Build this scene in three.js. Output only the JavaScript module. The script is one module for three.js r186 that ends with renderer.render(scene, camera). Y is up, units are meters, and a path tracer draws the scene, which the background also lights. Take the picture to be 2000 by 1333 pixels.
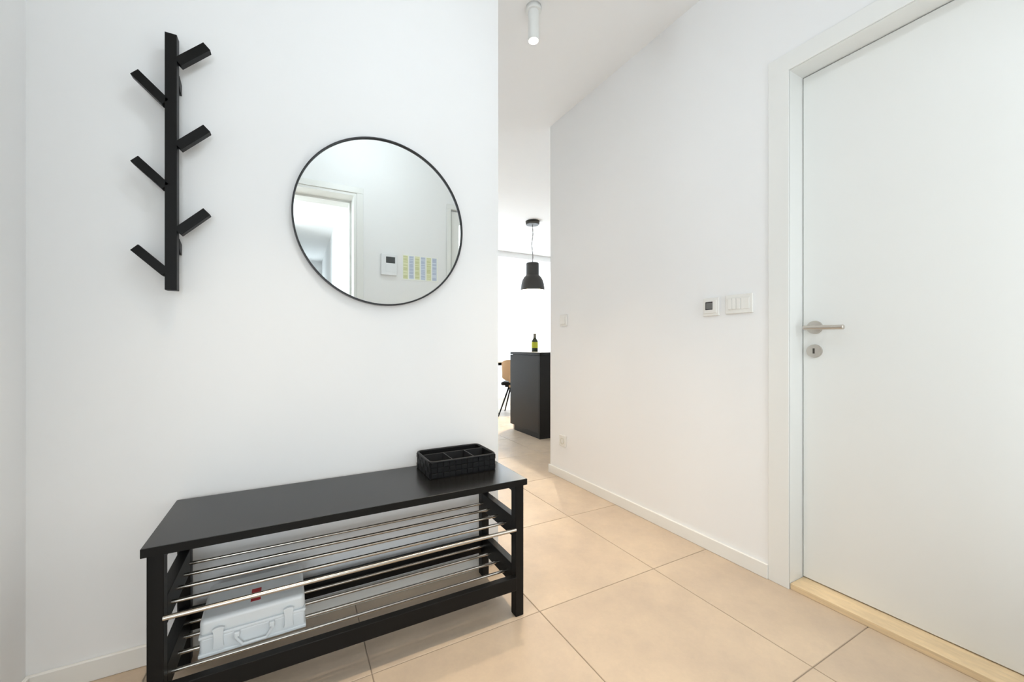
import * as THREE from 'three';
import { RoundedBoxGeometry } from 'three/addons/geometries/RoundedBoxGeometry.js';
import { mergeGeometries } from 'three/addons/utils/BufferGeometryUtils.js';
import { RectAreaLightUniformsLib } from 'three/addons/lights/RectAreaLightUniformsLib.js';

// ---------------------------------------------------------------- camera, sky, daylight, exposure
const scene = new THREE.Scene();
const W = 2000, H = 1333, F = 769.05;
const camera = new THREE.PerspectiveCamera(2 * Math.atan(H / 2 / F) * 180 / Math.PI, W / H, 0.05, 60);
camera.position.set(-0.2176, 0.9859, 1.5864);
camera.rotation.set(0, -0.4821, 0);
camera.setViewOffset(W, H, 27.1, -8.6, W, H);
scene.add(camera);

const renderer = new THREE.WebGLRenderer({ antialias: true });
renderer.toneMapping = THREE.LinearToneMapping;
renderer.toneMappingExposure = 1.28;
renderer.shadowMap.enabled = true;
RectAreaLightUniformsLib.init();

scene.background = new THREE.Color(0.80, 0.90, 1.0);

function windowLight(w, h, color, intensity, pos, target) {      // daylight entering through a window
  const l = new THREE.RectAreaLight(color, intensity, w, h);
  l.position.set(...pos); l.lookAt(...target); scene.add(l); return l;
}
const LI = { far: 5.0, back: 2.8, side: 6.0, pane: 1.9, end: 4.0, fillDome: 0.54, spotPassage: 4.2, spotKitchen: 3.2, spotHall: 4.4, spotFillLeft: 3.8, pendant: 8, sky: 2.5 };   // strengths of the lights
scene.backgroundIntensity = LI.sky;
const DAY = new THREE.Color().setRGB(0.83, 0.93, 1.0);
windowLight(4.4, 2.3, DAY, LI.far, [3.3, 1.25, -5.06], [3.3, 1.25, 0]);          // dining room window
windowLight(1.0, 2.3, DAY, LI.back, [-0.82, 1.25, 4.66], [-0.82, 1.25, 0]);         // window of the room behind
windowLight(0.34, 1.72, DAY, LI.pane, [1.25, 1.18, 1.655], [1.25, 1.18, 0]);      // frosted pane of the entrance door

windowLight(1.8, 1.6, DAY, LI.side, [-2.36, 1.55, 3.3], [0, 1.55, 3.3]);       // side window of the room behind
windowLight(0.42, 1.2, DAY, LI.end, [0.03, 1.6, 7.17], [0.03, 1.6, 0]);          // small window at the end of the inner passage

// ---------------------------------------------------------------- helpers
let seed = 7;
const rnd = () => { seed = (seed * 1664525 + 1013904223) >>> 0; return seed / 4294967296; };
const used = new Map();
function numbered(name) {
  const n = used.get(name) || 0; used.set(name, n + 1);
  return n ? `${name}_${String(n).padStart(3, '0')}` : name;
}
function obj(name, g, m, parent) {
  const geo = Array.isArray(g) ? mergeGeometries(g.map(x => (x.index ? x.toNonIndexed() : x)).map(x => { for (const k of Object.keys(x.attributes)) if (!['position', 'normal', 'uv'].includes(k)) x.deleteAttribute(k); return x; })) : g;
  const o = new THREE.Mesh(geo, m); o.name = parent ? name : numbered(name); (parent || scene).add(o); return o;
}
function thing(name, label, category, [x, y, z] = [0, 0, 0], turn = 0, group) {
  const o = new THREE.Group(); o.name = numbered(name); o.position.set(x, y, z); o.rotation.y = turn; scene.add(o);
  o.userData = { label, category }; if (group) o.userData.group = group;
  return o;
}
function structGroup(name, label, category) { const o = thing(name, label, category); o.userData.kind = 'structure'; return o; }
function struct(name, g, m, label, category) { const o = obj(name, g, m); o.userData = { kind: 'structure', label, category }; return o; }
function bx(x0, x1, y0, y1, z0, z1, r = 0, seg = 2) {
  const w = x1 - x0, h = y1 - y0, d = z1 - z0;
  const g = r ? new RoundedBoxGeometry(w, h, d, seg, r) : new THREE.BoxGeometry(w, h, d);
  g.translate((x0 + x1) / 2, (y0 + y1) / 2, (z0 + z1) / 2); return g;
}
function rod(a, b, r0, r1 = r0, seg = 20) {                      // a bar from a to b
  const A = new THREE.Vector3(...a), B = new THREE.Vector3(...b), d = B.clone().sub(A), L = d.length();
  const g = new THREE.CylinderGeometry(r1, r0, L, seg, 1);
  g.applyQuaternion(new THREE.Quaternion().setFromUnitVectors(new THREE.Vector3(0, 1, 0), d.normalize()));
  g.translate((A.x + B.x) / 2, (A.y + B.y) / 2, (A.z + B.z) / 2); return g;
}
function beam(a, b, w, d, r = 0.002) {                           // rectangular bar from a to b in a plane facing +z
  const A = new THREE.Vector3(...a), B = new THREE.Vector3(...b), v = B.clone().sub(A), L = v.length();
  const g = new RoundedBoxGeometry(w, L, d, 1, r);
  g.rotateZ(Math.atan2(v.y, v.x) - Math.PI / 2);
  g.translate((A.x + B.x) / 2, (A.y + B.y) / 2, (A.z + B.z) / 2); return g;
}
function lathe(pts, seg = 48) { return new THREE.LatheGeometry(pts.map(p => new THREE.Vector2(...p)), seg); }
function noiseGrid(n, cells, s) {                                // tileable value noise, n x n
  let q = s; const rr = () => { q = (q * 1664525 + 1013904223) >>> 0; return q / 4294967296; };
  const g = Array.from({ length: cells * cells }, rr), out = new Float32Array(n * n), sm = t => t * t * (3 - 2 * t);
  for (let y = 0; y < n; y++) for (let x = 0; x < n; x++) {
    const u = x / n * cells, v = y / n * cells, i = Math.floor(u), j = Math.floor(v), a = sm(u - i), b = sm(v - j), i1 = (i + 1) % cells, j1 = (j + 1) % cells;
    out[y * n + x] = (g[j * cells + i] * (1 - a) + g[j * cells + i1] * a) * (1 - b) + (g[j1 * cells + i] * (1 - a) + g[j1 * cells + i1] * a) * b;
  }
  return out;
}
function noiseTex(n, layers, shade, srgb = true) {               // layers [[cells, weight], ...] -> texture of shade(value)
  const acc = new Float32Array(n * n); let tot = 0;
  layers.forEach(([c, w], k) => { const g = noiseGrid(n, c, 11 + k * 97); for (let i = 0; i < acc.length; i++) acc[i] += g[i] * w; tot += w; });
  const data = new Uint8Array(n * n * 4);
  for (let i = 0; i < acc.length; i++) { const c = shade(acc[i] / tot, i % n, Math.floor(i / n)); data[i * 4] = c[0]; data[i * 4 + 1] = c[1]; data[i * 4 + 2] = c[2]; data[i * 4 + 3] = 255; }
  const t = new THREE.DataTexture(data, n, n); t.wrapS = t.wrapT = THREE.RepeatWrapping; t.magFilter = THREE.LinearFilter; t.minFilter = THREE.LinearMipmapLinearFilter; t.generateMipmaps = true;
  if (srgb) t.colorSpace = THREE.SRGBColorSpace; t.needsUpdate = true; return t;
}
const std = (color, roughness, extra = {}) => new THREE.MeshStandardMaterial({ color, roughness, ...extra });
const phys = (color, roughness, extra = {}) => new THREE.MeshPhysicalMaterial({ color, roughness, ...extra });
const lin = (r, g, b) => new THREE.Color().setRGB(r, g, b);

// ---------------------------------------------------------------- materials
const bumpNoise = noiseTex(256, [[32, 1], [96, 1.2]], v => [v * 255, v * 255, v * 255], false);
const M = {
  wall: std(lin(0.89, 0.89, 0.885), 0.85),
  ceiling: std(lin(0.89, 0.89, 0.885), 0.9),
  lacquer: std(lin(0.84, 0.84, 0.81), 0.38),
  trim: std(lin(0.86, 0.85, 0.81), 0.4),
  grout: std(lin(0.30, 0.24, 0.18), 0.9),
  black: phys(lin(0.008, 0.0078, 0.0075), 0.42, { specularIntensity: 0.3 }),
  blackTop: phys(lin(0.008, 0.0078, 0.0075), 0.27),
  island: phys(lin(0.008, 0.008, 0.0085), 0.42, { specularIntensity: 0.6 }),
  steel: std(lin(0.52, 0.48, 0.43), 0.26, { metalness: 1 }),
  satin: std(lin(0.60, 0.56, 0.51), 0.34, { metalness: 1 }),
  mirror: std(lin(0.90, 0.93, 0.915), 0.0, { metalness: 1 }),
  frame: std(lin(0.010, 0.010, 0.012), 0.4),
  plastic: std(lin(0.84, 0.83, 0.79), 0.35),
  plasticCool: std(lin(0.82, 0.83, 0.84), 0.35),
  socketDark: std(lin(0.05, 0.045, 0.035), 0.5),
  display: std(lin(0.045, 0.048, 0.048), 0.25),
  strap: phys(lin(0.008, 0.008, 0.0085), 0.5, { specularIntensity: 0.35 }),
  rim: phys(lin(0.025, 0.025, 0.026), 0.5, { specularIntensity: 0.4 }),
  caseWhite: std(lin(0.80, 0.83, 0.84), 0.33),
  red: std(lin(0.50, 0.012, 0.02), 0.5),
  oak: std(lin(0.62, 0.42, 0.24), 0.5),
  lampWhite: std(lin(0.84, 0.85, 0.83), 0.4),
  shade: std(lin(0.035, 0.033, 0.030), 0.5),
  shadeIn: std(lin(0.85, 0.82, 0.75), 0.5),
  stone: std(0xffffff, 0.55),
};
// porcelain floor tiles: mottled warm beige, satin
const tileMap = noiseTex(512, [[3, 1.1], [7, 0.9], [18, 0.5], [50, 0.35], [128, 0.3]], (v) => {
  const t = (v - 0.5) * 2.0, k = 1 + t * 0.075;
  return [Math.min(255, 203 * k), Math.min(255, 183 * k), Math.min(255, 160 * k - t * 2)];
});
const tileRough = noiseTex(256, [[5, 1], [30, 0.5]], v => { const r = 95 + v * 70; return [r, r, r]; }, false);
const tileMats = [0, 1, 2, 3, 4].map(i => {
  const map = tileMap.clone(); map.offset.set(i * 0.37, i * 0.61); map.needsUpdate = true;
  const tint = 1 - 0.025 * ((i * 7) % 3);
  return std(lin(tint, tint, tint * 0.995), 0.9, { map, roughnessMap: tileRough });
});
const stoneMap = noiseTex(256, [[6, 1], [24, 0.8], [80, 0.5]], (v) => { const k = 1 + (v - 0.5) * 0.16; return [232 * k, 206 * k, 166 * k].map(c => Math.min(255, c)); });
M.stone.map = stoneMap;

// ---------------------------------------------------------------- the rooms
const CH = 2.69, XB = 1.565, XL = -0.877, XE = 0.613, ZB = 1.66, ZB2 = 1.965;
const floor = structGroup('floor', 'beige square porcelain tile floor', 'floor');
obj('grout_bed', bx(-2.6, 6.3, -0.12, -0.002, -5.4, 7.5), M.grout, floor);
{
  const T = 0.6, a = (T - 0.0032) / 2, c = 0.0012, h = 0.012;    // a tile with a small chamfer round its face
  const P = [], U = [];
  const quad = (A, B, C, D) => { for (const q of [A, B, C, A, C, D]) { P.push(...q); U.push((q[0] + a) / T, (q[2] + a) / T); } };
  const i = a - c, top = [[-i, 0, i], [i, 0, i], [i, 0, -i], [-i, 0, -i]], edge = [[-a, -c, a], [a, -c, a], [a, -c, -a], [-a, -c, -a]], low = edge.map(q => [q[0], -h, q[2]]);
  quad(...top);
  for (let k = 0; k < 4; k++) { const n = (k + 1) % 4; quad(edge[k], edge[n], top[n], top[k]); quad(low[k], low[n], edge[n], edge[k]); }
  const tg = new THREE.BufferGeometry();
  tg.setAttribute('position', new THREE.Float32BufferAttribute(P, 3)); tg.setAttribute('uv', new THREE.Float32BufferAttribute(U, 2)); tg.computeVertexNormals();
  for (let ix = -5; ix <= 8; ix++) for (let iz = -9; iz <= 5; iz++) {
    const x = 0.595 + T * (ix + 0.5), z = 0.365 + T * (iz + 0.5);
    if (z < -0.3 && x < 0.3) continue;
    if (z > -0.6 && z < 2 && x > 1.9) continue;
    if (z > -0.3 && z < 1.6 && x < -1.2) continue;
    if (z > 2 && x > 1.3) continue;
    const o = obj('tile', tg, tileMats[Math.floor(rnd() * 5)], floor);
    o.position.set(x, 0, z); o.rotation.y = 0;
  }
}
struct('ceiling', bx(-2.6, 6.3, CH, CH + 0.14, -5.4, 7.5), M.ceiling, 'plain white plastered ceiling', 'ceiling');
struct('wall_front', bx(XL - 0.12, XE, 0, CH, -0.12, 0), M.wall, 'white wall carrying the round mirror and coat rack', 'wall');
struct('wall_left', bx(XL - 0.12, XL, 0, CH, 0, ZB), M.wall, 'white side wall left of the bench', 'wall');
struct('wall_right', [bx(XB, XB + 0.2, 0, CH, -0.942, 0.722), bx(XB, XB + 0.2, 2.10, CH, 0.722, 1.522), bx(XB, XB + 0.2, 0, CH, 1.522, ZB)], M.wall, 'long white wall holding the closed door and switches', 'wall');
struct('wall_back', [bx(XL - 0.12, -0.80, 0, CH, ZB, ZB2), bx(-0.80, 0.225, 2.165, CH, ZB, ZB2), bx(0.225, 1.0, 0, CH, ZB, ZB2), bx(1.0, 1.53, 2.165, CH, ZB, ZB2), bx(1.53, XB + 0.2, 0, CH, ZB, ZB2)], M.wall, 'white wall with the thermostat and chart, seen in the mirror', 'wall');
struct('wall_corridor_left', bx(XE - 0.12, XE, 0, CH, -5.2, -0.12), M.wall, 'white wall of the passage behind the mirror wall', 'wall');
struct('wall_kitchen', bx(XB + 0.2, 6.2, 0, CH, -0.942, -0.742), M.wall, 'white kitchen wall round the passage corner', 'wall');
struct('wall_dining_right', bx(6.08, 6.2, 0, CH, -5.2, -0.942), M.wall, 'white end wall of the dining room', 'wall');
struct('wall_far', [bx(XE, 1.1, 0, CH, -5.35, -5.1), bx(5.5, 6.08, 0, CH, -5.35, -5.1), bx(1.1, 5.5, 2.4, CH, -5.35, -5.1), bx(1.1, 5.5, 0, 0.1, -5.35, -5.1)], M.wall, 'window wall of the dining room behind the curtains', 'wall');
// the room behind the doorway the picture is taken from
struct('wall_room_left', [bx(-2.52, -2.4, 0, CH, ZB2, 2.4), bx(-2.52, -2.4, 0, CH, 4.2, 4.95), bx(-2.52, -2.4, 0, 0.75, 2.4, 4.2), bx(-2.52, -2.4, 2.35, CH, 2.4, 4.2)], M.wall, 'white side wall of the room behind the doorway', 'wall');
struct('wall_room_window', [bx(-2.4, -1.32, 0, CH, 4.7, 4.95), bx(-0.32, -0.25, 0, CH, 4.7, 4.95), bx(-1.32, -0.32, 2.4, CH, 4.7, 4.95), bx(-1.32, -0.32, 0, 0.1, 4.7, 4.95), bx(-0.37, -0.25, 0, CH, 4.95, 7.2)], M.wall, 'window wall of the room behind the doorway', 'wall');
struct('wall_room_front', bx(-2.52, XL - 0.12, 0, CH, ZB, ZB2), M.wall, 'white wall beside the doorway in the room behind', 'wall');
struct('wall_room_right', bx(1.3, 1.42, 0, CH, ZB2, 4.5), M.wall, 'white wall at the side of the room behind', 'wall');
struct('wall_room_pier', bx(0.32, 1.42, 0, CH, 4.5, 7.3), M.wall, 'white wall pier seen through the doorway in the mirror', 'wall');
struct('wall_room_end', [bx(-0.37, 0.32, 0, 1.0, 7.2, 7.32), bx(-0.37, 0.32, 2.2, CH, 7.2, 7.32), bx(-0.37, -0.18, 1.0, 2.2, 7.2, 7.32), bx(0.24, 0.32, 1.0, 2.2, 7.2, 7.32)], M.wall, 'end wall of the room behind', 'wall');

// windows
function windowUnit(name, label, w, h, pos, turn) {
  const g = structGroup(name, label, 'window'); g.position.set(...pos); g.rotation.y = turn;
  const f = 0.06, n = Math.max(1, Math.round(w / 1.1));
  obj('window_frame', [bx(-w / 2, w / 2, 0, f, -0.035, 0.035), bx(-w / 2, w / 2, h - f, h, -0.035, 0.035), bx(-w / 2, -w / 2 + f, f, h - f, -0.035, 0.035), bx(w / 2 - f, w / 2, f, h - f, -0.035, 0.035),
    ...Array.from({ length: n - 1 }, (_, k) => { const x = -w / 2 + w * (k + 1) / n; return bx(x - f / 2, x + f / 2, f, h - f, -0.035, 0.035); })], M.trim, g);
  const glass = phys(0xffffff, 0, { transmission: 1, thickness: 0, ior: 1.45 });
  for (let k = 0; k < n; k++) obj('pane', bx(-w / 2 + w * k / n + f / 2, -w / 2 + w * (k + 1) / n - f / 2, f, h - f, -0.004, 0.004), glass, g);
}
windowUnit('window_1', 'wide dining room window behind sheer curtains', 4.4, 2.3, [3.3, 0.1, -5.22], 0);
windowUnit('window_2', 'window of the room behind the doorway', 1.0, 2.3, [-0.82, 0.1, 4.83], 0);
windowUnit('window_4', 'small window at the end of the inner passage', 0.42, 1.2, [0.03, 1.0, 7.26], 0);
windowUnit('window_3', 'side window of the room behind the doorway', 1.8, 1.6, [-2.47, 0.75, 3.3], Math.PI / 2);

// baseboards
struct('baseboard_right', bx(XB - 0.012, XB, 0, 0.062, -0.954, 0.644, 0.003), M.trim, 'white baseboard along the wall with switches', 'baseboard');
struct('baseboard_front', bx(XL, XE + 0.012, 0, 0.062, 0, 0.012, 0.003), M.trim, 'white baseboard behind the bench', 'baseboard');
struct('baseboard_left', bx(XL, XL + 0.012, 0, 0.062, 0.012, ZB, 0.003), M.trim, 'white baseboard of the left side wall', 'baseboard');
struct('baseboard_back', bx(0.275, 0.962, 0, 0.062, ZB - 0.012, ZB, 0.003), M.trim, 'white baseboard under the thermostat', 'baseboard');

// closed room door on the right
{
  const d = structGroup('door_1', 'closed white flush door with a satin lever handle', 'door');
  d.position.set(1.663, 0.028, 0.722);
  obj('leaf', bx(0, 0.04, 0, 2.066, 0.003, 0.797, 0.002), M.lacquer, d);
  const hd = obj('handle', rod([-0.009, 1.031, 0.045], [0, 1.031, 0.045], 0.026, 0.027, 40), M.satin, d); hd.userData.label = 'brushed steel lever handle on a round rose';
  obj('lever', [rod([-0.006, 1.031, 0.045], [-0.046, 1.030, 0.045], 0.0095), rod([-0.053, 1.029, 0.030], [-0.053, 1.027, 0.157], 0.0090), rod([-0.053, 1.027, 0.157], [-0.053, 1.027, 0.1595], 0.0090, 0.0072), rod([-0.053, 1.029, 0.030], [-0.053, 1.029, 0.0275], 0.0090, 0.0072)], M.satin, hd);
  const es = obj('key_rose', rod([-0.009, 0.935, 0.044], [0, 0.935, 0.044], 0.026, 0.027, 40), M.satin, d); es.userData.label = 'round steel key rose with a dark keyhole';
  obj('keyhole', [bx(-0.0098, -0.0085, 0.925, 0.946, 0.0405, 0.0475)], M.socketDark, es);
  struct('trim_1', [bx(XB - 0.006, XB, 0, 2.102, 0.644, 0.722, 0.002), bx(XB - 0.006, XB, 2.10, 2.172, 0.644, 1.60, 0.002), bx(XB - 0.006, XB, 0, 2.102, 1.522, 1.60, 0.002)], M.lacquer, 'white flat casing around the closed door', 'trim');
  struct('trim_2', [bx(XB, 1.72, 0.0, 2.10, 0.7205, 0.7225), bx(XB, 1.72, 2.098, 2.10, 0.7225, 1.5215), bx(XB, 1.72, 0, 2.10, 1.5215, 1.5235), bx(1.7045, 1.72, 0.03, 2.098, 0.7225, 0.74), bx(1.7045, 1.72, 2.08, 2.098, 0.74, 1.5215)], M.lacquer, 'white door lining around the closed door', 'trim');
  struct('trim_3', bx(XB + 0.002, 1.76, 0.0, 0.024, 0.7235, 1.5205, 0.002), M.stone, 'pale sandy stone threshold under the closed door', 'threshold');
}
// doorway behind the camera: lining and casing
struct('trim_4', [bx(0.205, 0.225, 0, 2.165, ZB - 0.004, ZB2 + 0.004), bx(-0.80, -0.78, 0, 2.165, ZB - 0.004, ZB2 + 0.004), bx(-0.78, 0.205, 2.145, 2.165, ZB - 0.004, ZB2 + 0.004), bx(0.19, 0.205, 0, 2.145, 1.80, 1.85), bx(-0.78, -0.765, 0, 2.145, 1.80, 1.85), bx(-0.765, 0.19, 2.13, 2.145, 1.80, 1.85)], M.lacquer, 'white lining of the open doorway seen in the mirror', 'trim');
struct('trim_5', [bx(0.225, 0.275, 0, 2.165, ZB - 0.012, ZB, 0.003), bx(-0.85, -0.80, 0, 2.165, ZB - 0.012, ZB, 0.003), bx(-0.85, 0.275, 2.165, 2.212, ZB - 0.012, ZB, 0.003)], M.lacquer, 'white casing of the open doorway seen in the mirror', 'trim');
// glazed entrance door
{
  const d = structGroup('door_2', 'white entrance door with a tall frosted pane', 'door'); d.position.set(1.005, 0, ZB);
  obj('leaf', [bx(0.008, 0.075, 0.006, 2.155, 0.012, 0.062), bx(0.415, 0.52, 0.006, 2.155, 0.012, 0.062), bx(0.075, 0.415, 0.006, 0.32, 0.012, 0.062), bx(0.075, 0.415, 2.04, 2.155, 0.012, 0.062)], M.lacquer, d);
  obj('pane', bx(0.075, 0.415, 0.32, 2.04, 0.030, 0.036), phys(0xffffff, 0.9, { transmission: 0.6, thickness: 0, emissive: lin(0.9, 0.96, 1), emissiveIntensity: 0.9 }), d);
  obj('pull_handle', [rod([0.04, 0.9, -0.03], [0.04, 1.2, -0.03], 0.009), rod([0.04, 0.93, -0.03], [0.04, 0.93, 0.012], 0.006), rod([0.04, 1.17, -0.03], [0.04, 1.17, 0.012], 0.006)], M.satin, d);
  struct('trim_6', [bx(0.962, 1.0, 0, 2.165, ZB - 0.014, ZB, 0.003), bx(1.53, 1.563, 0, 2.165, ZB - 0.014, ZB, 0.003), bx(0.962, 1.563, 2.165, 2.205, ZB - 0.014, ZB, 0.003)], M.lacquer, 'white casing of the entrance door', 'trim');
}

// ---------------------------------------------------------------- bench with shoe shelves
{
  const b = thing('shoe_bench', 'black wooden bench with two steel-bar shoe shelves below the mirror', 'bench', [-0.538, 0, 0.023]);
  const Wd = 1.08, D = 0.341, yT = 0.478;
  obj('bench_top', bx(0.0015, Wd - 0.0015, yT, 0.5, 0, D - 0.0015, 0.001), M.blackTop, b);
  obj('dark_edge_strip', [bx(0, Wd, yT, 0.4993, D - 0.0015, D, 0.0006, 1), bx(0, 0.0015, yT, 0.4993, 0, D - 0.0015, 0.0006, 1), bx(Wd - 0.0015, Wd, yT, 0.4993, 0, D - 0.0015, 0.0006, 1)], M.black, b);  // low-sheen strips added so the edges of the top come out darker, as shaded
  const xl0 = 0.009, xl1 = 0.042;
  for (const s of [0, 1]) {
    const X = (a, c) => (s ? [Wd - c, Wd - a] : [a, c]);
    obj('leg', bx(...X(xl0, xl1), 0, yT, 0.296, 0.33, 0.0022), M.black, b);
    obj('leg', bx(...X(xl0, xl1), 0, yT, 0.010, 0.044, 0.0022), M.black, b);
    const gus = new THREE.Shape([[0, 0], [0.016, 0], [0, -0.016]].map(p => new THREE.Vector2(...p)));
    const gg = z => { const g = new THREE.ExtrudeGeometry(gus, { depth: 0.02, bevelEnabled: false }); g.rotateY(Math.PI / 2 * (z > 0.2 ? 1 : -1)); const x = s ? Wd - 0.035 : 0.015; g.translate(z > 0.2 ? x : x + 0.02, yT - 0.03, z); return g; };
    obj('side_rail', [bx(...X(0.014, 0.037), yT - 0.03, yT, 0.044, 0.296), gg(0.296), gg(0.044)], M.black, b);
    obj('side_rail', bx(...X(0.014, 0.042), 0.284, 0.356, 0.044, 0.296, 0.002), M.black, b);
    obj('side_rail', bx(...X(0.014, 0.042), 0.106, 0.180, 0.044, 0.296, 0.002), M.black, b);
  }
  obj('front_rail', bx(xl1, Wd - xl1, 0.100, 0.148, 0.312, 0.336, 0.002), M.black, b);
  obj('back_rail', bx(xl1, Wd - xl1, 0.100, 0.165, 0.018, 0.040, 0.002), M.black, b);
  for (const z of [0.053, 0.122, 0.190, 0.258]) obj('steel_bar', rod([xl1 - 0.002, 0.316, z], [Wd - xl1 + 0.002, 0.316, z], 0.0052), M.steel, b);
  obj('steel_bar', rod([xl1 - 0.002, 0.316, 0.327], [Wd - xl1 + 0.002, 0.316, 0.327], 0.0062), M.steel, b);
  for (const z of [0.053, 0.122, 0.190, 0.258]) obj('steel_bar', rod([xl1 - 0.002, 0.135, z], [Wd - xl1 + 0.002, 0.135, z], 0.0052), M.steel, b);
}

// ---------------------------------------------------------------- round mirror
{
  const m = thing('wall_mirror', 'round wall mirror with a thin black metal frame', 'mirror', [0.105, 1.467, 0]);
  const R = 0.325;
  const ring = lathe([[R - 0.010, 0.0], [R, 0.0], [R, 0.021], [R - 0.001, 0.022], [R - 0.0045, 0.022], [R - 0.0052, 0.021], [R - 0.0052, 0.004], [R - 0.010, 0.0]], 160); ring.rotateX(Math.PI / 2);
  obj('frame', ring, M.frame, m);
  const disc = lathe([[0.0001, 0.006], [R - 0.0052, 0.006], [R - 0.0052, 0.0125], [R - 0.0065, 0.014]], 160); disc.rotateX(Math.PI / 2);
  obj('glass_edge', disc, M.plasticCool, m);
  const face = new THREE.CircleGeometry(R - 0.0065, 160); face.translate(0, 0, 0.0142); obj('mirror_glass', face, M.mirror, m);
}

// ---------------------------------------------------------------- coat rack
{
  const r = thing('coat_rack', 'black vertical coat rack with six angled branch hooks on the wall', 'coat rack', [-0.5455, 1.155, 0]);
  obj('post', bx(-0.0147, 0.0147, 0, 0.784, 0.030, 0.060, 0.0012), M.black, r);
  const L = 0.104, c = Math.SQRT1_2 * L, w = 0.026;
  for (const y of [1.931, 1.672, 1.409]) obj('hook', beam([0.0895 - c, y - 1.155 - c, 0.048], [0.0895, y - 1.155, 0.048], w, 0.024, 0.0012), M.black, r);
  for (const y of [1.7955, 1.539, 1.2765]) obj('hook', beam([-0.0855 + c, y - 1.155 - c * 0.95, 0.048], [-0.0855, y - 1.155, 0.048], w, 0.024, 0.0012), M.black, r);
  const br = new THREE.Shape([[0, 0], [0.031, -0.012], [0.031, -0.046], [0.018, -0.046], [0, -0.03]].map(p => new THREE.Vector2(...p)));
  for (const y of [0.675, 0.165]) { const g = new THREE.ExtrudeGeometry(br, { depth: 0.026, bevelEnabled: false }); g.rotateY(Math.PI / 2); g.translate(-0.0105, y, 0.031); obj('wall_bracket', g, M.black, r); }
}

// ---------------------------------------------------------------- woven basket on the bench
{
  const bw = 0.262, bd = 0.17, bh = 0.062;
  const b = thing('woven_basket', 'black woven strap basket with compartments standing on the bench', 'basket', [0.356, 0.5, 0.129]);
  const w2 = bw / 2, d2 = bd / 2, t = 0.005;
  obj('liner', [bx(-w2, w2, 0, 0.004, -d2, d2), bx(-w2, w2, 0.004, bh, -d2, -d2 + t), bx(-w2, w2, 0.004, bh, d2 - t, d2), bx(-w2, -w2 + t, 0.004, bh, -d2 + t, d2 - t), bx(w2 - t, w2, 0.004, bh, -d2 + t, d2 - t)], M.strap, b);
  const rimCurve = new THREE.CatmullRomCurve3([], true);
  const rp = []; const rc = 0.018;
  for (let k = 0; k < 4; k++) { const cx = [1, -1, -1, 1][k] * (w2 - rc), cz = [1, 1, -1, -1][k] * (d2 - rc); for (let q = 0; q <= 4; q++) { const a = Math.PI / 2 * (k + q / 4); rp.push(new THREE.Vector3(cx + Math.cos(a) * (rc + 0.001), bh, cz + Math.sin(a) * (rc + 0.001))); } }
  rimCurve.points = rp; rimCurve.curveType = 'centripetal';
  obj('rim', new THREE.TubeGeometry(rimCurve, 120, 0.0036, 8, true), M.rim, b);
  const zD = -0.022;
  obj('divider', bx(-w2 + t, w2 - t, 0.004, bh + 0.001, zD - 0.002, zD + 0.002, 0.0015, 1), M.rim, b);
  for (const x of [-0.045, 0.043]) obj('divider', bx(x - 0.002, x + 0.002, 0.004, bh + 0.001, zD + 0.002, d2 - t, 0.0015, 1), M.rim, b);
  // basket weave: pads pass over and under by turns
  const rows = 3, ph = (bh - 0.004) / rows;
  const pad = (len, hor) => { const g = new RoundedBoxGeometry(len * 0.985, ph * (hor ? 0.9 : 0.985), 0.0042, 2, 0.0018); return g; };
  const side = (len, n, place) => {
    const cw = len / n, gA = pad(cw, true), gB = pad(cw, false);
    for (let i = 0; i < n; i++) for (let j = 0; j < rows; j++) {
      const over = (i + j) % 2 === 0;
      const o = obj('strap', over ? gA : gB, M.strap, b);
      place(o, -len / 2 + cw * (i + 0.5), 0.002 + ph * (j + 0.5), over ? 0.0026 : 0.0010);
    }
  };
  side(bw - 0.004, 11, (o, s, y, off) => o.position.set(s, y, d2 + off - 0.001));
  side(bw - 0.004, 11, (o, s, y, off) => o.position.set(s, y, -d2 - off + 0.001));
  side(bd - 0.004, 7, (o, s, y, off) => { o.position.set(-w2 - off + 0.001, y, s); o.rotation.y = Math.PI / 2; });
  side(bd - 0.004, 7, (o, s, y, off) => { o.position.set(w2 + off - 0.001, y, s); o.rotation.y = Math.PI / 2; });
}

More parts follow.
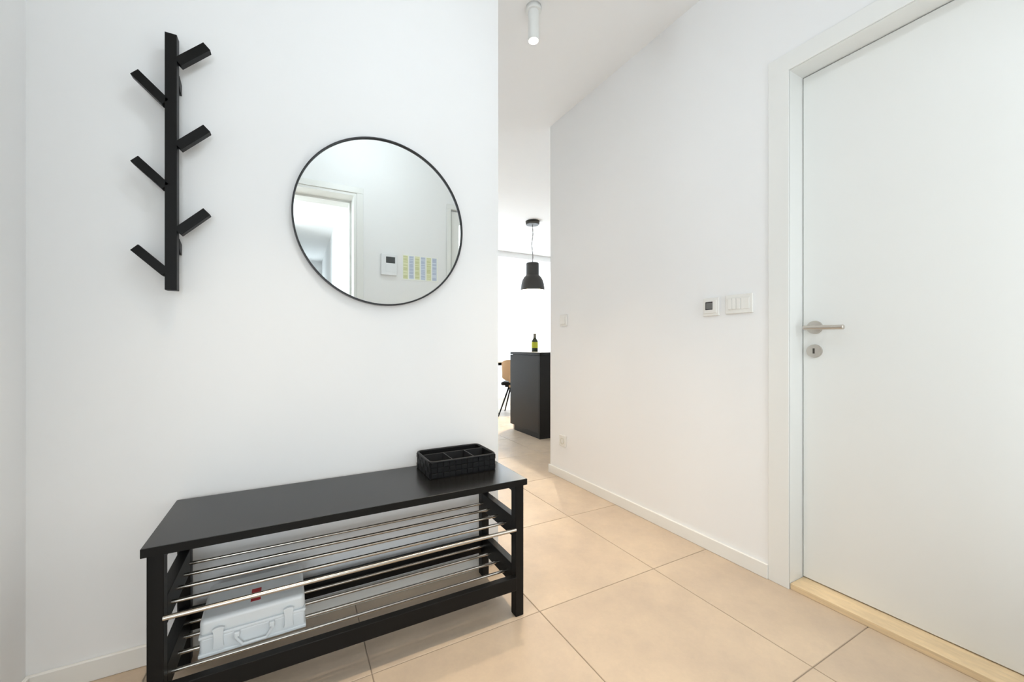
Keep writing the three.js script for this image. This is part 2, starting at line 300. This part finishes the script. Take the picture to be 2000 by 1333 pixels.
// ---------------------------------------------------------------- first aid case on the lower shelf
{
  const k = thing('first_aid_case', 'white hard first aid case with a red cross on the lower shelf', 'first aid case', [-0.313, 0.1404, 0.19]);
  k.rotation.y = 0.02;
  const w = 0.128, zf = 0.082, zb = -0.115;
  obj('case_base', [bx(-w, w, 0, 0.052, zb, zf, 0.008, 3), bx(-w - 0.003, w + 0.003, 0.0, 0.010, zb - 0.002, zf + 0.003, 0.003)], M.caseWhite, k);
  const lid = obj('lid', [bx(-w, w, 0.053, 0.098, zb, zf - 0.002, 0.012, 4), bx(-w - 0.002, w + 0.002, 0.049, 0.058, zb - 0.002, zf + 0.003, 0.003)], M.caseWhite, k);
  for (const x of [-0.085, 0.085]) {
    const s = new THREE.Shape(); s.moveTo(-0.0115, -0.026); s.quadraticCurveTo(-0.007, 0, -0.0125, 0.024); s.quadraticCurveTo(0, 0.031, 0.0125, 0.024); s.quadraticCurveTo(0.007, 0, 0.0115, -0.026); s.quadraticCurveTo(0, -0.03, -0.0115, -0.026);
    const g = new THREE.ExtrudeGeometry(s, { depth: 0.007, bevelEnabled: true, bevelSize: 0.0012, bevelThickness: 0.0012, bevelSegments: 2, curveSegments: 10 }); g.translate(x, 0.047, zf);
    obj('latch', g, M.caseWhite, k);
  }
  const hp = [[-0.042, 0.043, 0.090], [-0.045, 0.036, 0.091], [-0.029, 0.012, 0.092], [0.029, 0.012, 0.092], [0.045, 0.036, 0.091], [0.042, 0.043, 0.090]];
  const hg = []; hp.forEach((p, n) => { hg.push(new THREE.SphereGeometry(0.0038, 12, 8).translate(...p)); if (n) hg.push(rod(hp[n - 1], p, 0.0038, 0.0038, 12)); });
  obj('carry_handle', [...hg, bx(-0.049, -0.035, 0.036, 0.05, zf - 0.002, zf + 0.012, 0.003), bx(0.035, 0.049, 0.036, 0.05, zf - 0.002, zf + 0.012, 0.003)], M.caseWhite, k);
  const cr = obj('red_cross', [bx(-0.0125, 0.0125, 0.0978, 0.0984, -0.02, 0.046), bx(-0.034, -0.0125, 0.0978, 0.0984, 0.007, 0.019), bx(0.0125, 0.034, 0.0978, 0.0984, 0.007, 0.019)], M.red, lid);
  cr.userData.label = 'red cross printed on the lid';
}

// ---------------------------------------------------------------- wall fittings
function plate(name, label, category, z, y, w, h, mat = M.plastic) {      // on the right wall, facing -x
  const t = thing(name, label, category, [XB, y, z]);
  obj('plate', bx(-0.010, 0, -h / 2, h / 2, -w / 2, w / 2, 0.003, 3), mat, t);
  return t;
}
{
  const t = plate('room_sensor', 'white square wall controller with a dark display beside the triple switch', 'thermostat', 0.390, 1.170, 0.080, 0.086);
  obj('inner_frame', bx(-0.014, -0.009, -0.031, 0.031, -0.031, 0.031, 0.002), M.plastic, t);
  const dp = obj('display', bx(-0.0150, -0.0135, -0.014, 0.024, -0.024, 0.012), M.frame, t);
  obj('display_glass', bx(-0.0153, -0.0149, -0.010, 0.019, -0.020, 0.012), std(lin(0.16, 0.16, 0.155), 0.3), dp);
  const s = plate('light_switch', 'white wide switch plate with three rockers next to the door casing', 'switch', 0.5215, 1.173, 0.122, 0.086);
  for (let k = 0; k < 3; k++) obj('rocker', bx(-0.0145, -0.009, -0.024, 0.026, -0.045 + k * 0.0185, -0.0275 + k * 0.0185, 0.0015), M.plastic, s);
  obj('blank_cover', bx(-0.0125, -0.009, -0.024, 0.026, 0.013, 0.048, 0.0015), M.plastic, s);
  const u = plate('light_switch', 'small white single switch near the far corner of the right wall', 'switch', -0.768, 1.170, 0.082, 0.084);
  obj('rocker', bx(-0.0145, -0.009, -0.028, 0.028, -0.028, 0.028, 0.002), M.plastic, u);
  const o = plate('power_socket', 'white wall socket low on the right wall above the baseboard', 'socket', -0.776, 0.279, 0.080, 0.080);
  const ring = lathe([[0.0225, 0], [0.0225, 0.004], [0.020, 0.004], [0.0195, -0.004], [0.0001, -0.004]], 32); ring.rotateZ(Math.PI / 2); ring.translate(-0.0085, 0, 0);
  obj('socket_well', ring, std(lin(0.62, 0.58, 0.46), 0.5), o);
  obj('contact', [bx(-0.0075, -0.004, -0.002, 0.003, -0.011, -0.007), bx(-0.0075, -0.004, -0.002, 0.003, 0.007, 0.011)], M.socketDark, o);
}
{ // thermostat and chart on the back wall, facing -z
  const t = thing('thermostat', 'white wall thermostat with a dark screen reflected in the mirror', 'thermostat', [0.4715, 1.6335, ZB]);
  obj('housing', bx(-0.0635, 0.0635, -0.0855, 0.0855, -0.024, 0, 0.006, 3), M.plasticCool, t);
  obj('screen', bx(-0.026, 0.046, 0.012, 0.062, -0.0252, -0.0235, 0.0005, 1), M.display, t);
  obj('dial_pad', bx(-0.026, 0.046, -0.06, 0.0, -0.0252, -0.0235, 0.0005, 1), M.plasticCool, t);
  const cv = document.createElement('canvas'); cv.width = 512; cv.height = 352; const g = cv.getContext('2d');
  g.fillStyle = '#f4f5ef'; g.fillRect(0, 0, 512, 352);
  for (let c = 0; c < 6; c++) {
    const x = 12 + c * 83;
    g.fillStyle = c % 2 ? '#cdd6e4' : '#dfe2b8'; g.fillRect(x, 14, 66, 322);
    for (let y = 26; y < 330; y += 9) { g.fillStyle = c % 2 ? (rnd() < 0.3 ? '#dfe8f2' : '#a6b3cc') : (rnd() < 0.3 ? '#f0f0d0' : '#c2c588'); g.fillRect(x + 3, y, 50 + rnd() * 10, 4); }
  }
  const tx = new THREE.CanvasTexture(cv); tx.colorSpace = THREE.SRGBColorSpace;
  const p = thing('wall_chart', 'printed paper chart with yellow and blue columns reflected in the mirror', 'paper', [0.733, 1.6285, ZB - 0.0015]);
  const pg = new THREE.PlaneGeometry(0.304, 0.209); pg.rotateY(Math.PI);
  const uv = pg.attributes.uv; for (let i = 0; i < uv.count; i++) uv.setX(i, 1 - uv.getX(i));
  obj('print', pg, std(0xffffff, 0.6, { map: tx }), p).position.z = -0.0008;
  obj('sheet', bx(-0.152, 0.152, -0.1045, 0.1045, -0.0005, 0.0012), std(lin(0.85, 0.86, 0.84), 0.6), p);
}

// ---------------------------------------------------------------- ceiling spot lamps
function spotLamp(x, z, power, label) {
  const t = thing('ceiling_spot', label, 'lamp', [x, CH, z], 0, 'white cylinder ceiling spots');
  obj('mounting_ring', lathe([[0.0001, 0], [0.0385, 0], [0.0385, -0.022], [0.036, -0.025], [0.0001, -0.025]], 48), M.lampWhite, t);
  obj('cylinder', lathe([[0.0275, -0.024], [0.0275, -0.168], [0.0268, -0.170], [0.0245, -0.170], [0.0235, -0.150], [0.0001, -0.149]], 48), M.lampWhite, t);
  obj('bulb', lathe([[0.0001, -0.165], [0.014, -0.164], [0.021, -0.158], [0.0215, -0.150], [0.0001, -0.150]], 32), std(lin(1, 0.95, 0.85), 0.4, { emissive: lin(1, 0.90, 0.72), emissiveIntensity: 8 }), t);
  const l = new THREE.SpotLight(lin(1, 0.83, 0.63), power, 0, 0.56, 1.0, 2); l.position.set(0, -0.176, 0); l.target.position.set(0, -2, 0); l.shadow.radius = 1.2; t.add(l, l.target);
  return t;
}
spotLamp(0.86, -0.088, LI.spotPassage, 'white cylinder ceiling spot glowing above the passage');
spotLamp(0.86, -0.78, LI.spotKitchen, 'white cylinder ceiling spot at the far end of the passage');
spotLamp(0.80, 0.60, LI.spotHall, 'white cylinder ceiling spot over the hall, nearest the closed door');
spotLamp(-0.25, 0.66, LI.spotFillLeft, 'added unseen fill spot over the hall, in front of the bench');  // unseen spot, added to lift the left part of the mirror wall

{ // unseen fill lamp, added to brighten the upper walls and ceiling
  const t = thing('added_fill_lamp', 'added unseen fill lamp on the hall ceiling, above the camera', 'lamp', [0.18, CH, 1.0]);
  obj('fill_lamp_base', lathe([[0.0001, 0], [0.15, 0], [0.15, -0.022], [0.0001, -0.022]], 48), M.lampWhite, t);
  obj('fill_lamp_dome', lathe([[0.145, -0.022], [0.150, -0.09], [0.145, -0.15], [0.125, -0.185], [0.085, -0.205], [0.04, -0.213], [0.0001, -0.215]], 48), std(lin(0.9, 0.9, 0.9), 0.3, { emissive: lin(0.9, 0.96, 1), emissiveIntensity: 1.2 }), t);
  const l = new THREE.PointLight(lin(0.82, 0.92, 1), LI.fillDome); l.position.set(0, -0.15, 0); l.shadow.radius = 3; t.add(l);
}

// ---------------------------------------------------------------- dining room beyond the passage
// pelmet and curtains
struct('trim_7', bx(XE, 6.08, CH - 0.10, CH, -4.74, -4.67), M.wall, 'white curtain pelmet under the ceiling', 'pelmet');
{
  const cm = phys(lin(0.90, 0.90, 0.90), 0.95, { transmission: 0.55, thickness: 0, side: THREE.DoubleSide });
  const panel = (x0, x1, label) => {
    const n = Math.round((x1 - x0) / 0.012), P = [], I = [], y0 = 0.015, y1 = CH - 0.02, rowsN = 3;
    for (let i = 0; i <= n; i++) for (let j = 0; j <= rowsN; j++) {
      const x = x0 + (x1 - x0) * i / n, ph = x * 48 + Math.sin(x * 7) * 1.2, a = 0.028 + 0.012 * Math.sin(x * 5.3);
      P.push(x + 0.008 * Math.cos(ph), y0 + (y1 - y0) * j / rowsN, -4.9 + a * Math.sin(ph));
      if (i < n && j < rowsN) { const q = i * (rowsN + 1) + j; I.push(q, q + rowsN + 1, q + 1, q + 1, q + rowsN + 1, q + rowsN + 2); }
    }
    const g = new THREE.BufferGeometry(); g.setAttribute('position', new THREE.Float32BufferAttribute(P, 3)); g.setIndex(I); g.computeVertexNormals();
    const t = thing('curtain', label, 'curtain'); obj('cloth', g, cm, t);
    obj('heading', bx(x0, x1, CH - 0.03, CH - 0.004, -4.915, -4.885), M.trim, t);
  };
  panel(0.7, 3.5, 'sheer white pleated curtain to the left behind the pendant lamp');
  panel(3.52, 6.0, 'sheer white pleated curtain to the right behind the kitchen island');
}
// pendant lamp
{
  const t = thing('pendant_lamp', 'dark grey bell pendant lamp hanging over the dining area', 'lamp', [2.707, CH, -2.984]);
  obj('canopy', lathe([[0.0001, 0], [0.096, 0], [0.091, -0.042], [0.086, -0.048], [0.0001, -0.048]], 48), M.shade, t);
  const cord = (ph) => { const p = []; for (let i = 0; i <= 30; i++) { const y = -0.045 - 0.535 * i / 30; const s = Math.sin(i / 30 * Math.PI); p.push(new THREE.Vector3(Math.cos(i * 0.9 + ph) * 0.003 + Math.sin(i / 30 * 9) * 0.012 * s, y, Math.sin(i * 0.9 + ph) * 0.003)); } return new THREE.TubeGeometry(new THREE.CatmullRomCurve3(p), 90, 0.0028, 6); };
  obj('cord', [cord(0), cord(Math.PI)], M.shade, t);
  const y0 = -0.574;
  const prof = [[0.0001, 0], [0.080, 0], [0.086, -0.006], [0.088, -0.165], [0.094, -0.172], [0.118, -0.195], [0.140, -0.235], [0.155, -0.285], [0.163, -0.345], [0.166, -0.375], [0.172, -0.380]];
  obj('shade', lathe(prof.map(([r, y]) => [r, y + y0]), 64), M.shade, t);
  obj('shade_lining', lathe(prof.slice(1).map(([r, y]) => [r - 0.004, y + y0 + (y > -0.01 ? -0.004 : 0)]).reverse().concat([[0.0001, y0 - 0.006]]), 64), M.shadeIn, t);
  obj('bulb', new THREE.SphereGeometry(0.035, 24, 16).translate(0, y0 - 0.27, 0), std(lin(1, 0.95, 0.85), 0.4, { emissive: lin(1, 0.86, 0.62), emissiveIntensity: 6 }), t);
  const l = new THREE.PointLight(lin(1, 0.84, 0.62), LI.pendant); l.position.set(0, y0 - 0.27, 0); l.shadow.radius = 1.5; t.add(l);
}
// kitchen island
{
  const x0 = 2.079, z0 = -2.49, z1 = -1.864, t = thing('kitchen_island', 'matt black kitchen island with a thin worktop under the bottle', 'kitchen island', [x0, 0, z1]);
  const D = z1 - z0, Wd = 2.0;
  obj('worktop', bx(0, Wd, 0.881, 0.911, -D, 0, 0.0015), M.island, t);
  obj('end_panel', bx(0, 0.02, 0.062, 0.877, -D, -0.021, 0.0015), M.island, t);
  obj('back_panel', bx(0, Wd, 0.0, 0.877, -0.019, 0, 0.0015), M.island, t);
  obj('carcass', bx(0.021, Wd - 0.01, 0.062, 0.880, -D + 0.02, -0.02), M.island, t);
  obj('plinth', bx(0.008, Wd - 0.02, 0.0, 0.062, -D + 0.085, -0.03), M.island, t);
  obj('adjustable_foot', [rod([0.025, 0, -D + 0.05], [0.025, 0.062, -D + 0.05], 0.012)], M.satin, t);
}
// bottle
{
  const t = thing('wine_bottle', 'small green bottle with a yellow label on the kitchen island', 'bottle', [2.365, 0.911, -2.40]);
  const k = 0.72;
  obj('glass_body', lathe([[0.0001, 0], [0.034, 0], [0.037, 0.006], [0.037, 0.165], [0.034, 0.185], [0.022, 0.21], [0.0155, 0.235], [0.0145, 0.285], [0.0165, 0.287], [0.0165, 0.297], [0.013, 0.30], [0.0001, 0.30]].map(([r, y]) => [r * 1.05, y * k]), 40), phys(lin(0.02, 0.03, 0.008), 0.08), t);
  obj('label_wrap', lathe([[0.0372, 0.062], [0.0376, 0.063], [0.0376, 0.160], [0.0372, 0.161]].map(([r, y]) => [r * 1.05, y * k]), 40), std(lin(0.72, 0.72, 0.04), 0.5), t);
  obj('foil', lathe([[0.0165, 0.232], [0.0160, 0.285], [0.0175, 0.287], [0.0175, 0.298], [0.0138, 0.3015], [0.0001, 0.3015]].map(([r, y]) => [r * 1.05, y * k]), 32), std(lin(0.25, 0.22, 0.16), 0.4), t);
}
// dining table and chairs
{
  const t = thing('dining_table', 'white dining table with a dark underframe behind the chairs', 'table', [3.15, 0, -4.30], 0.0);
  obj('table_top', bx(-0.85, 0.85, 0.715, 0.745, -0.42, 0.42, 0.006), M.lampWhite, t);
  obj('apron', bx(-0.72, 0.72, 0.665, 0.715, -0.33, 0.33), M.black, t);
  for (const [x, z] of [[-0.7, -0.31], [0.7, -0.31], [-0.7, 0.31], [0.7, 0.31]]) obj('leg', rod([x * 1.03, 0, z * 1.03], [x, 0.70, z], 0.014, 0.02), M.black, t);
}
function chair(label, x, z, turn) {                              // local +z is where the sitter looks
  const t = thing('dining_chair', label, 'chair', [x, 0, z], turn, 'oak shell dining chairs');
  const shell = (r0, r1, a0, a1, y0, y1, n = 18) => {            // curved backrest with rounded upper corners
    const P = [], I = [], m = 8;
    for (const r of [r1, r0]) for (let i = 0; i <= n; i++) for (let j = 0; j <= m; j++) {
      const s = i / n, q = 2 * s - 1, a = a0 + (a1 - a0) * s, top = y1 - 0.06 * Math.pow(Math.abs(q), 4), bot = y0 + 0.05 * Math.pow(Math.abs(q), 2);
      const y = bot + (top - bot) * j / m, lean = (y - y0) * 0.16;
      P.push(Math.sin(a) * r, y, -Math.cos(a) * r * 0.8 - lean + 0.05);
    }
    const N = (n + 1) * (m + 1), id = (k, i, j) => k * N + i * (m + 1) + j;
    for (let i = 0; i < n; i++) for (let j = 0; j < m; j++) { I.push(id(0, i, j), id(0, i, j + 1), id(0, i + 1, j), id(0, i + 1, j), id(0, i, j + 1), id(0, i + 1, j + 1)); I.push(id(1, i, j), id(1, i + 1, j), id(1, i, j + 1), id(1, i + 1, j), id(1, i + 1, j + 1), id(1, i, j + 1)); }
    for (let i = 0; i < n; i++) for (const j of [0, m]) I.push(id(0, i, j), id(0, i + 1, j), id(1, i, j), id(0, i + 1, j), id(1, i + 1, j), id(1, i, j));
    for (let j = 0; j < m; j++) for (const i of [0, n]) I.push(id(0, i, j), id(1, i, j), id(0, i, j + 1), id(0, i, j + 1), id(1, i, j), id(1, i, j + 1));
    const g = new THREE.BufferGeometry(); g.setAttribute('position', new THREE.Float32BufferAttribute(P, 3)); g.setIndex(I); const u = g.toNonIndexed(); u.computeVertexNormals(); return u;
  };
  obj('backrest', shell(0.232, 0.244, -1.15, 1.15, 0.475, 0.785), M.oak, t);
  obj('back_support', [bx(-0.10, -0.05, 0.40, 0.56, -0.165, -0.150, 0.004), bx(0.05, 0.10, 0.40, 0.56, -0.165, -0.150, 0.004)], M.oak, t);
  obj('seat', bx(-0.215, 0.215, 0.425, 0.475, -0.17, 0.25, 0.022, 4), M.black, t);
  obj('seat_frame', bx(-0.16, 0.16, 0.400, 0.426, -0.14, 0.18), M.black, t);
  for (const [a, b] of [[-1, -1], [1, -1], [-1, 1], [1, 1]]) obj('leg', rod([a * 0.235, 0, b * 0.25 + 0.01], [a * 0.11, 0.41, b * 0.08 + 0.01], 0.008, 0.014), M.black, t);
}
chair('light oak dining chair half hidden behind the kitchen island', 2.64, -3.27, 2.46);
chair('oak dining chair with a black seat at the edge of the mirror wall', 2.22, -3.72, 1.3);

scene.traverse(o => { if (o.isMesh) { o.castShadow = o.receiveShadow = true; } else if (o.isSpotLight || o.isPointLight) { o.castShadow = true; o.shadow.mapSize.set(1024, 1024); o.shadow.bias = -0.0005; } });
renderer.render(scene, camera);
